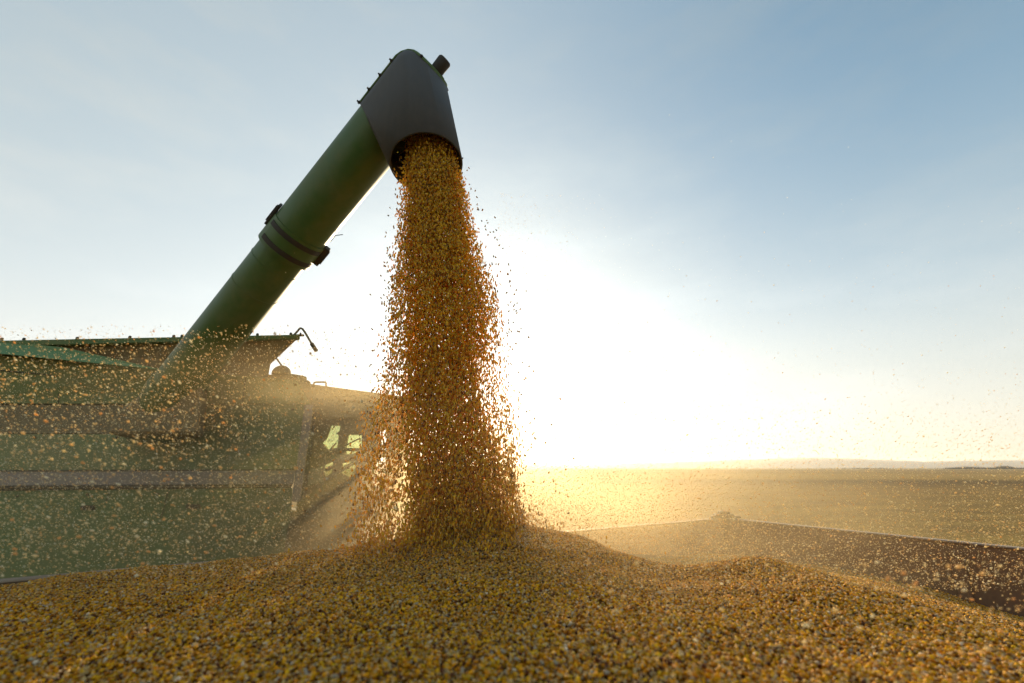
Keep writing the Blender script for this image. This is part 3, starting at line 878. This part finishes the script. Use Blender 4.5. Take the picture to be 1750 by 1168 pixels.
# ------------------------------------------------------------------ the falling corn
V_ = [238, 290, 330, 400, 460, 500, 560, 600, 650, 700, 760, 800, 860, 900, 940]
CL = [690, 692, 694, 692, 692, 688, 690, 692, 694, 688, 690, 698, 704, 706, 702]          # dense core, left and right
CR = [778, 786, 792, 802, 816, 832, 838, 830, 819, 828, 848, 858, 860, 860, 864]
FL = [680, 684, 684, 678, 672, 670, 664, 662, 655, 632, 618, 612, 606, 602, 598]          # loose fringe
FR = [788, 798, 810, 834, 854, 867, 870, 868, 866, 888, 892, 892, 893, 898, 906]
YS = 2.42
def stream(n_core, n_fr):
    out = []
    for kind, n in (('core', n_core), ('fringe', n_fr)):
        if kind == 'core': vv = 232 + 720 * rng.random(n) ** 1.0
        else: vv = 250 + 690 * rng.random(n) ** .8
        cl, cr, fl, fr = (np.interp(vv, V_, a) for a in (CL, CR, FL, FR))
        a = rng.random(n) * 2 * np.pi; r = np.sqrt(rng.random(n)) * np.exp(rng.normal(-.03, .10, n))
        if kind == 'core':
            x = r * np.cos(a); d = r * np.sin(a)
            nar = np.interp(vv, [235, 320], [.84, 1.04])
            u = (cl + cr) / 2 + (cr - cl) / 2 * x * nar; d = d * nar
        else:
            # strands that leave the core and spread as they fall
            ns = 90
            sa = rng.random(ns) * 2 * np.pi; sr = rng.uniform(.7, 1.05, ns); start = 240 + 560 * rng.random(ns) ** 1.2
            sd = rng.integers(0, ns, n)
            vv = start[sd] + rng.random(n) ** .9 * (945 - start[sd])
            cl, cr, fl, fr = (np.interp(vv, V_, q) for q in (CL, CR, FL, FR))
            t = np.clip((vv - start[sd]) / 330, 0, 1)
            ca = np.cos(sa[sd]); dd = np.sin(sa[sd])
            edge = np.where(ca < 0, cl, cr); lim = np.where(ca < 0, fl, fr)
            reach = rng.beta(1.4, 2.2, n) * .45 + .75 * sr[sd] * t ** 1.2 * rng.uniform(.7, 1.1, n)
            mid_ = (cl + cr) / 2
            u = mid_ + (edge - mid_) * np.abs(ca) ** .5 + (lim - edge) * np.clip(reach, 0, 1.25) * np.abs(ca) + rng.normal(0, 4, n)
            d = dd * 1.2 + rng.normal(0, .3, n)
        yy = YS + d * (cr - cl) / 2 / FOC * 2.6
        dy, dz = CP - (584 - vv) / FOC * SP, SP + (584 - vv) / FOC * CP
        z = CAMZ + dz / dy * YS
        x = (u - 875) / FOC / dy * YS
        # falling grain bunches into ropes with gaps between them, more so further down
        ph = x * 46 + yy * 31
        rope = np.sin(ph + 1.7 * np.sin(z * 1.9 + yy * 6)) * .5 + np.sin(x * 83 - yy * 60 + 2.2 * np.sin(z * 4.7)) * .35 + np.sin(z * 7 + x * 29 + yy * 23) * .3
        thin = np.interp(vv, [240, 420, 620, 760, 900], [.0, .10, .70, .85, .7])
        keep_ = rng.random(n) > thin * (.5 - .5 * np.tanh(rope * 2.0))
        out.append(np.stack([x, yy, z], 1)[keep_])
    p = np.concatenate(out)
    return p[p[:, 2] > heap_z(p[:, 0], p[:, 1]) - .005]
def splash(n):
    a = rng.random(n) * 6.28; r = .10 + rng.exponential(.13, n)
    x = -.24 + r * np.cos(a) * 1.25; yy = YS + r * np.sin(a)
    return np.stack([x, yy, heap_z(x, yy) + .01 + rng.exponential(.05, n) * np.exp(-r)], 1)
def fall_rot(n, jit):
    d = np.stack([rng.normal(0, jit, n), rng.normal(0, jit, n), np.where(rng.random(n) < .5, -1.0, 1.0)], 1)
    return axis_rot(d, rng.random(n) * 6.28)
ps = np.concatenate([stream(84000, 19000), splash(2600)])
n = len(ps)
rots = fall_rot(n, .24); k = rng.random(n) < .10
rots[k] = rand_rot(k.sum())
v, f, w = K_LO
o = pieces('falling_corn', v, f, ps, rots, ksize(n) * np.array([[1.0, 1.02, 1.46]]), stream_cols(n), w, tip_cols(n), [M['stream']])
tag(o, 'thick stream of golden corn pouring from the spout onto the heap', None, None, 'stuff')

# single kernels clear of the stream
n = 260
vv = 260 + 660 * rng.random(n) ** .75
sd = np.where(rng.random(n) < .45, -1, 1)
edge = np.where(sd < 0, np.interp(vv, V_, FL), np.interp(vv, V_, FR))
off = rng.exponential(1, n) * (5 + 22 * np.clip((vv - 300) / 600, 0, 1))
u = edge + sd * (off - 4)
yy = YS + rng.normal(-.02, .10, n)
src = None
cc = 0
for i in range(n):
    q = Y(u[i], vv[i], yy[i])
    if q.z < float(heap_z(q.x, q.y)) + .02: continue
    if src is None:
        o = bpy.data.objects.new('flying_kernel', KM[0]); src = o
    else:
        o = src.copy(); o.data = KM[i % 14]
    C.objects.link(o)
    Mx = Matrix(fall_rot(1, .8)[0].tolist()).to_4x4(); Mx.translation = q
    o.matrix_world = Mx
    tag(o, 'single corn kernel falling clear of the stream on the side towards %s' % ('the combine' if sd[i] < 0 else 'the open field'), 'corn kernel',
        'single kernels falling on the side towards %s' % ('the combine' if sd[i] < 0 else 'the open field'))

# ------------------------------------------------------------------ chaff in the air
F_O = np.array([(1, 0, 0), (0, 1, 0), (-1, 0, 0), (0, -1, 0), (0, 0, 1), (0, 0, -1)]) * .5
F_OF = np.array([(0, 1, 4), (1, 2, 4), (2, 3, 4), (3, 0, 4), (1, 0, 5), (2, 1, 5), (3, 2, 5), (0, 3, 5)])
F_T = np.array([(0, .18, 0)] + [(math.cos(a) * .5 * (1 if i % 2 else .8), 0, math.sin(a) * .5) for i, a in enumerate([2 * math.pi * j / 6 for j in range(6)])])
F_F = np.array([(0, 1 + j, 1 + (j + 1) % 6) for j in range(6)])
BX, BY = -.28, YS                                  # where the stream lands
def chaff_spots():
    L = []
    def add(u, v, y):
        k = (y > .55)
        u, v, y = u[k], v[k], y[k]
        dy, dz = CP - (584 - v) / FOC * SP, SP + (584 - v) / FOC * CP
        L.append(np.stack([(u - 875) / FOC / dy * y, y, CAMZ + dz / dy * y], 1))
    # cloud blown towards the combine
    n = 36000
    add(rng.uniform(-150, 680, n), 985 - 430 * rng.beta(1.25, 1.45, n), rng.uniform(1.0, 3.3, n))
    # dense spray round the foot of the stream
    n = 36000
    a = rng.exponential(170, n); add(880 + a, 935 - np.abs(rng.normal(0, 70, n)) + a * .06, rng.uniform(1.9, 3.6, n))
    n = 3500
    add(rng.normal(640, 130, n), 940 - rng.exponential(60, n), rng.uniform(2.0, 3.0, n))
    # drifting over the right of the trailer
    n = 34000
    uu = rng.uniform(900, 1950, n); add(uu, 1010 - 330 * rng.beta(1.1, 1.9, n), rng.uniform(1.5, 4.4, n))
    n = 5000
    uu = 1950 - 900 * rng.random(n) ** 1.5; add(uu, 800 - rng.exponential(95, n), rng.uniform(1.4, 4.2, n))
    n = 2600
    add(rng.uniform(1000, 1900, n), rng.uniform(960, 1200, n), rng.uniform(.7, 2.0, n))
    # fine dust lit beside the upper stream
    n = 1500
    add(850 + rng.exponential(60, n), rng.uniform(330, 640, n), rng.uniform(2.2, 3.2, n))
    return np.concatenate(L)
pc = chaff_spots()
pc = pc[(pc[:, 2] > heap_z(pc[:, 0], pc[:, 1]) + .012)]
n = len(pc)
out_dir = pc - np.array([[BX, BY, CAMZ - .42]])
out_dir /= np.linalg.norm(out_dir, axis=1, keepdims=True)
out_dir = out_dir + rng.normal(0, .16, (n, 3)) + np.array([[0, 0, .2]])
size = .0019 + .0066 * rng.beta(.9, 4.0, n)
fac = rng.random(n)
size = size * np.where(pc[:, 0] < -.6, 1.08, 1.0)
sc3 = np.stack([size * rng.uniform(.65, 1.0, n), size * rng.uniform(.6, .9, n), size * rng.uniform(1.1, 1.6, n)], 1)
rots = axis_rot(out_dir, rng.random(n) * 6.28)
pal = np.array([(.97, .84, .56), (.97, .75, .42), (.97, .91, .74), (.90, .60, .28)])
cols = pal[rng.choice(4, n, p=[.4, .3, .2, .1])]
score = size / np.linalg.norm(pc - np.array([0, 0, CAMZ]), axis=1)
pu, pv = pix(pc)
vis = (pu > 8) & (pu < 1742) & (pv > 8) & (pv < 1160) & ~((pu > 600) & (pu < 880) & (pc[:, 1] > 2.3))
big = np.where(vis)[0]; big = big[np.argsort(-score[big])][:300]
keep = np.ones(n, bool); keep[big] = False
o = pieces('chaff_dust', F_O, F_OF, pc[keep], rots[keep], sc3[keep], cols[keep], mats=[M['chaff']])
tag(o, 'glowing specks of chaff hanging in the air around the stream', None, None, 'stuff')
def flake_mesh(c):
    me = bpy.data.meshes.new('chaff_flake')
    v, f, w = kernel_template(8, (-.40, -.1, .25, .43), (.22, .46, .44, .2))
    r_ = np.random.default_rng(int(c[1] * 1000))
    me.from_pydata((v * (1 + r_.normal(0, .08, v.shape))).tolist(), [], f.tolist())
    at = me.color_attributes.new('Col', 'FLOAT_COLOR', 'POINT')
    at.data.foreach_set('color', np.tile([*c, 1], len(v)).astype(np.float32))
    for p in me.polygons: p.use_smooth = True
    me.materials.append(M['chaff'])
    return me
FM = [flake_mesh(c) for c in pal]
src = None
for i in big:
    if src is None:
        o = bpy.data.objects.new('chaff_flake', FM[0]); src = o
    else:
        o = src.copy(); o.data = FM[i % 4]
    C.objects.link(o)
    Mx = Matrix((rots[i] * sc3[i][None, :]).tolist()).to_4x4(); Mx.translation = Vector(pc[i])
    o.matrix_world = Mx
    if pu[i] < 640: tag(o, 'bright flake of chaff drifting in the air before the green combine', 'chaff flake', 'chaff flakes drifting before the combine')
    elif pv[i] < 800: tag(o, 'flake of chaff floating in the sky beside the falling corn', 'chaff flake', 'chaff flakes floating against the sky')
    else: tag(o, 'flake of chaff floating low over the heap and the trailer wall', 'chaff flake', 'chaff flakes floating over the heap')

# ------------------------------------------------------------------ dust round the foot of the stream, and the haze of the air
def dust_cloud():
    m = bpy.data.materials.new('dust'); m.use_nodes = True
    n, l = m.node_tree.nodes, m.node_tree.links
    n.remove(n["Principled BSDF"])
    vol = n.new("ShaderNodeVolumePrincipled")
    vol.inputs['Color'].default_value = (.98, .78, .46, 1)
    vol.inputs['Anisotropy'].default_value = .5
    tc = n.new("ShaderNodeTexCoord")
    ln = n.new("ShaderNodeVectorMath"); ln.operation = 'LENGTH'; l.new(tc.outputs['Object'], ln.inputs[0])
    r = ramp(n, l, ln.outputs['Value'], [(0, (1, 1, 1)), (.25, (.48, .48, .48)), (.55, (.12, .12, .12)), (.97, (0, 0, 0))])
    nz = noise(n, l, 3.4, 4, .6)
    k = ramp(n, l, nz, [(.36, (.12, .12, .12)), (.64, (1.7, 1.7, 1.7))])
    a = n.new("ShaderNodeMath"); a.operation = 'MULTIPLY'; l.new(r, a.inputs[0]); l.new(k, a.inputs[1])
    b = n.new("ShaderNodeMath"); b.operation = 'MULTIPLY'; l.new(a.outputs[0], b.inputs[0]); b.inputs[1].default_value = 1.1
    l.new(b.outputs[0], vol.inputs['Density'])
    l.new(vol.outputs[0], n["Material Output"].inputs['Volume'])
    bm = bmesh.new()
    bmesh.ops.create_icosphere(bm, subdivisions=3, radius=1)
    o = build('dust_cloud', bm, m)
    o.location = (-.75, 3.15, CAMZ - .30)
    o.scale = (3.5, 1.9, 1.2)
    m.cycles.volume_step_rate = 1.0
    return tag(o, 'golden cloud of dust rising where the corn lands', None, None, 'stuff')
dust_cloud()

def haze():
    m = bpy.data.materials.new('haze_air'); m.use_nodes = True
    n, l = m.node_tree.nodes, m.node_tree.links
    n.remove(n["Principled BSDF"])
    vol = n.new("ShaderNodeVolumePrincipled")
    vol.inputs['Color'].default_value = (.90, .90, .92, 1)
    vol.inputs['Anisotropy'].default_value = .55
    vol.inputs['Density'].default_value = 7e-5
    l.new(vol.outputs[0], n["Material Output"].inputs['Volume'])
    bm = bmesh.new()
    r = bmesh.ops.create_cube(bm, size=1)
    for v in r['verts']: v.co = Vector((v.co.x * 18100, v.co.y * 18100, -3.0 if v.co.z < 0 else 150.0))
    o = build('haze', bm, m)
    return tag(o, 'pale haze over the field', None, None, 'stuff')
haze()
